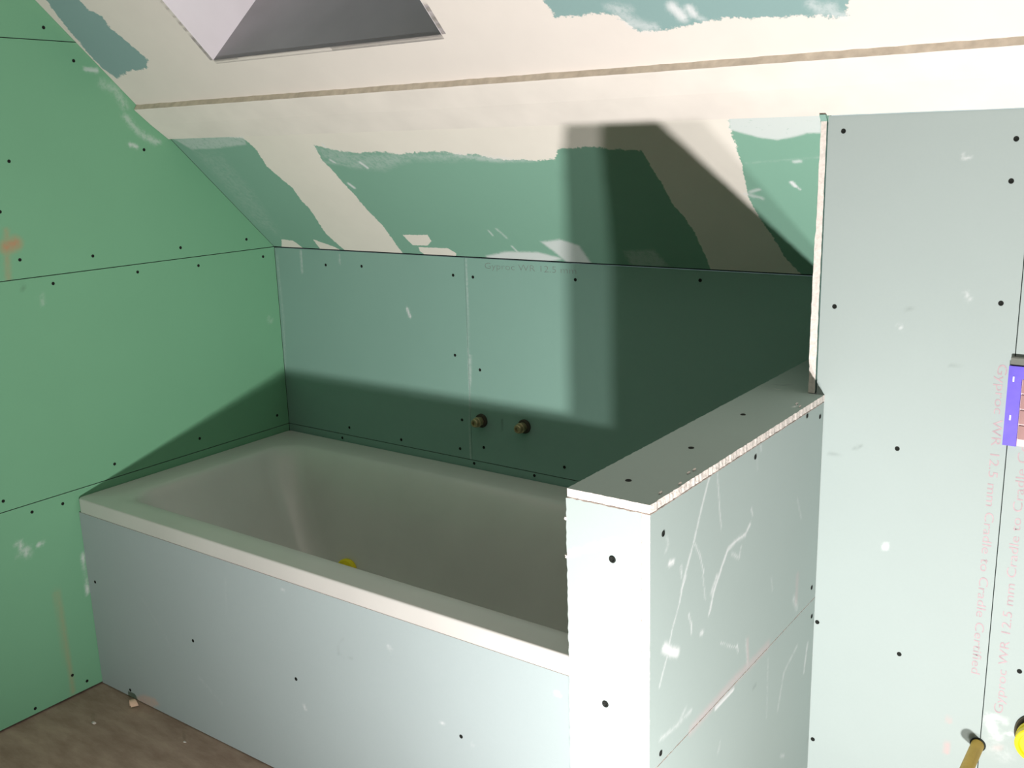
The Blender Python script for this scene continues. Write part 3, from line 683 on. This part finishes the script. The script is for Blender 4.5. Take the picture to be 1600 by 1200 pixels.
XB1 = XL - 0.003
tb = empty('bathtub', (0.9, -0.39, 0))
tag(tb, 'white built-in acrylic bathtub with broad flat rim, set in the corner under the sloping ceiling', 'bathtub')
bm = bmesh.new()
secs = [  # x0,x1,y0,y1,radius,z  from the skirt's lower edge, over the rim, down the basin
    (0.003, XB1, YB + 0.004, -0.003, 0.012, 0.534),
    (0.002, XB1, YB, -0.002, 0.014, 0.536),
    (0.002, XB1, YB, -0.002, 0.014, 0.540),
    (0.002, XB1, YB, -0.002, 0.014, 0.570),
    (0.002, XB1, YB, -0.002, 0.014, 0.5735),
    (0.003, XB1 - .001, YB + 0.001, -0.003, 0.014, 0.5758),
    (0.005, XB1 - .003, YB + 0.0035, -0.005, 0.014, 0.577),
    (0.008, XB1 - .006, YB + 0.007, -0.009, 0.014, 0.577),
    (0.06, 1.745, YB + 0.045, -0.060, 0.05, 0.577),
    (0.098, 1.715, -0.714, -0.094, 0.075, 0.5765),
    (0.108, 1.708, -0.708, -0.104, 0.085, 0.574),
    (0.118, 1.702, -0.702, -0.116, 0.09, 0.566),
    (0.132, 1.697, -0.697, -0.134, 0.09, 0.545),
    (0.160, 1.690, -0.690, -0.158, 0.09, 0.50),
    (0.215, 1.680, -0.680, -0.182, 0.085, 0.42),
    (0.270, 1.665, -0.670, -0.200, 0.085, 0.33),
    (0.325, 1.650, -0.660, -0.215, 0.085, 0.24),
    (0.365, 1.630, -0.645, -0.232, 0.085, 0.18),
    (0.420, 1.590, -0.610, -0.262, 0.085, 0.145),
    (0.520, 1.520, -0.540, -0.320, 0.08, 0.132),
    (0.800, 1.300, -0.46, -0.40, 0.02, 0.128),
]
prevr = None
for x0, x1, y0, y1, r, z in secs:
    r_ = [bm.verts.new((x, y, z)) for x, y in rrect(x0, x1, y0, y1, r, 13)]
    if prevr:
        k = len(r_)
        for i in range(k): bm.faces.new((prevr[i], prevr[(i + 1) % k], r_[(i + 1) % k], r_[i]))
    prevr = r_
bm.faces.new(prevr)
bmesh.ops.recalc_face_normals(bm, faces=bm.faces)
for f_ in bm.faces: f_.smooth = True
me = bpy.data.meshes.new('basin'); bm.to_mesh(me); bm.free()
# origin of the children sits at the tub's base
basin = keep(link('basin', me, ['tub']), tb)
md = basin.modifiers.new('s', 'SOLIDIFY'); md.thickness = 0.0025; md.offset = -1
for fx, fy in ((0.45, -0.25), (0.45, -0.6), (1.55, -0.25), (1.55, -0.6)):
    keep(box('support_foot', fx - .02, fx + .02, fy - .02, fy + .02, 0.0, 0.18 if abs(fx - 1) > .4 else .13, 'frame'), tb)

# yellow cap lying against the sloping inside of the tub
yc_ = lathe('yellow_cap', [(0.034, 0.0), (0.036, 0.004), (0.036, 0.012), (0.030, 0.016), (0.010, 0.0165), (0.009, 0.022), (0.0005, 0.023)], 32, ('yellow',))
orient(yc_, (0.4634, -0.2160, 0.2526), (0.12, -0.97, 0.22))
for p_ in yc_.data.polygons: p_.use_smooth = False
tag(yc_, 'small bright yellow plastic cap peeking over the front rim inside the bathtub', 'cap')

# ================================================================ WATER CONNECTIONS
tap_pts = [(0.8353, 0.7269), (0.9877, 0.7315)]
for i, (x, z) in enumerate(tap_pts):
    e = empty('tap_connector', (x, 0, z))
    tag(e, ('brass pipe connector left of its twin, on the shaded wall above the bath',
            'brass pipe connector right of its twin, on the shaded wall above the bath')[i], 'pipe connector', 'water connections above the bath')
    a = lathe('wall_collar', [(0.0203, -0.0023), (0.0203, 0.0057), (0.0175, 0.0080), (0.0140, 0.0086)], 28, ('rosette',), parent=e)
    b_ = lathe('connector_body', [(0.0133, 0.0046), (0.0133, 0.0184), (0.0147, 0.0196), (0.0147, 0.0253), (0.0133, 0.0264), (0.0133, 0.0310)] , 24, ('brass',), parent=e)
    c_ = lathe('end_plug', [(0.0123, 0.0305), (0.0123, 0.0356), (0.0104, 0.0379), (0.0059, 0.0379), (0.0056, 0.0339), (0.0014, 0.0333)], 6 * 4, ('brass',), parent=e)
    for o in (a, b_, c_):
        o.rotation_euler = (math.radians(90), 0, 0)

# threaded rod with ochre sleeve, and the yellow-capped pipe beside it
rx, rz = 2.267, 0.377
e = empty('wall_rod', (rx, YR, rz))
tag(e, 'ochre sleeved rod sticking out of the wall beside the board joint, low on the right', 'rod')
a = lathe('rod_sleeve', [(0.0115, 0.001), (0.0115, 0.135), (0.0105, 0.1375), (0.006, 0.138)], 24, ('ochre',), parent=e)
a.rotation_euler = (math.radians(90), 0, 0)
a = lathe('wall_collar', [(0.014, 0.0), (0.014, 0.002), (0.012, 0.0028)], 24, ('dark',), parent=e)
a.rotation_euler = (math.radians(90), 0, 0)
e = empty('flush_pipe', (2.3656, YR, 0.4323))
tag(e, 'round pipe end with a bright yellow cap at the lower right edge of the picture', 'pipe')
a = lathe('pipe_collar', [(0.040, -0.001), (0.040, 0.006), (0.034, 0.008)], 40, ('rosette',), parent=e); a.rotation_euler = (math.radians(90), 0, 0)
a = lathe('pipe', [(0.030, 0.0), (0.030, 0.030), (0.029, 0.031)], 40, ('grey',), parent=e); a.rotation_euler = (math.radians(90), 0, 0)
a = lathe('pipe_cap', [(0.032, 0.016), (0.0345, 0.017), (0.0345, 0.026), (0.033, 0.028), (0.033, 0.044), (0.031, 0.047), (0.026, 0.0475), (0.024, 0.043), (0.002, 0.043)], 48, ('yellow',), parent=e)
a.rotation_euler = (math.radians(90), 0, 0)

# ================================================================ BLUE ACCESS BOX
e = empty('cistern_box', (2.37, YR, 0.972))
tag(e, 'blue framed wall box with dusty pink cells and a grey top, over the board joint', 'wall box')
bx0, bx1, bz0, bz1 = 2.2645, 2.475, 0.972, 1.113
yb0, yb1 = YR - 0.014, YR - 0.0002
bwid = 0.0215
bm = bmesh.new()
out = [(bx0, bz0), (bx1, bz0), (bx1, bz1), (bx0, bz1)]
inn = [(bx0 + bwid, bz0 - 0.0), (bx1 - bwid, bz0 - 0.0), (bx1 - bwid, bz1 - bwid), (bx0 + bwid, bz1 - bwid)]
# three-sided frame (left, top, right)
pts = [(bx0, bz0), (bx0 + bwid, bz0), (bx0 + bwid, bz1 - bwid), (bx1 - bwid, bz1 - bwid), (bx1 - bwid, bz0), (bx1, bz0), (bx1, bz1), (bx0, bz1)]
fa = [bm.verts.new((x, yb0, z)) for x, z in pts]; ba = [bm.verts.new((x, yb1, z)) for x, z in pts]
for q in ((0, 1, 2, 7), (7, 2, 3, 6), (6, 3, 4, 5)):
    bm.faces.new([fa[i] for i in q]); bm.faces.new([ba[i] for i in q][::-1])
for i in range(8): bm.faces.new((fa[i], ba[i], ba[(i + 1) % 8], fa[(i + 1) % 8]))
bmesh.ops.recalc_face_normals(bm, faces=bm.faces)
me = bpy.data.meshes.new('box_frame'); bm.to_mesh(me); bm.free()
frm = keep(link('box_frame', me, ['blue']), e)
keep(box('top_strip', bx0 + .001, bx1, YR - 0.010, YR - .0002, bz1, bz1 + 0.0145, 'grey', bevel=0.001), e)
inner = keep(box('backing_plate', bx0 + bwid, bx1 - bwid, YR - 0.008, YR - .0002, bz0, bz1 - bwid, 'grout'), e)
for i in range(4):
    for j in range(5):
        z1 = bz1 - bwid - 0.0008 - i * 0.0272; x0_ = bx0 + bwid + 0.0006 + j * 0.0336
        z0 = max(z1 - 0.0245, bz0)
        keep(box('cell', x0_, min(x0_ + 0.031, bx1 - bwid - .0005), YR - 0.0105, YR - 0.008, z0, z1, 'tile', bevel=0.0008), e)
for z in (1.086, 1.018):
    keep(box('clip', bx0 + 0.0075, bx0 + 0.0100, yb0 - 0.0008, yb0, z, z + 0.009, 'white'), e)

# ================================================================ DEBRIS ON THE FLOOR
sx, sy = [(0.1843, -0.7870)][0]
bm = bmesh.new(); prevr = None
for i in range(13):
    t = i / 12; a = t * 3.6
    r_ = 0.020 - 0.008 * t
    wd = 0.010 * (1 - 0.75 * t)
    c = Vector((r_ * math.cos(a) + 0.012 * t, -0.010 * t, 0.024 + r_ * math.sin(a) * 0.9))
    ring = [bm.verts.new(c + Vector((0, -wd, 0))), bm.verts.new(c + Vector((0, wd, 0))),
            bm.verts.new(c + Vector((0.001, wd, 0.0014))), bm.verts.new(c + Vector((0.001, -wd, 0.0014)))]
    if prevr:
        for k in range(4): bm.faces.new((prevr[k], prevr[(k + 1) % 4], ring[(k + 1) % 4], ring[k]))
    else: bm.faces.new(ring)
    prevr = ring
bm.faces.new(prevr[::-1]); bmesh.ops.recalc_face_normals(bm, faces=bm.faces)
zmin = min(v.co.z for v in bm.verts)
for v in bm.verts: v.co.z -= zmin
me = bpy.data.meshes.new('wood_shaving'); bm.to_mesh(me); bm.free()
o = link('wood_shaving', me, ['wood']); o.location = (sx, min(sy, YP - 0.018), 0.0005); o.rotation_euler = (0, 0, -0.5)
tag(o, 'curled pale wood shaving on the floor against the bath panel', 'wood shaving')
spots = [(0.1758, -0.9226), (0.4636, -0.8407)]
labs = ['white plaster crumb on the brown floor, the larger one nearer the left wall', 'faint pale plaster crumb on the floor, nearer the bath panel']
for i, (x, y) in enumerate(spots):
    o = crumb('plaster_crumb', (x, y, 0.003), (0.0055, 0.004)[i], 'gypsum', None, 40 + i, (1.5, 0.8, 0.55))
    tag(o, labs[i], 'plaster crumb', 'plaster crumbs on the floor')
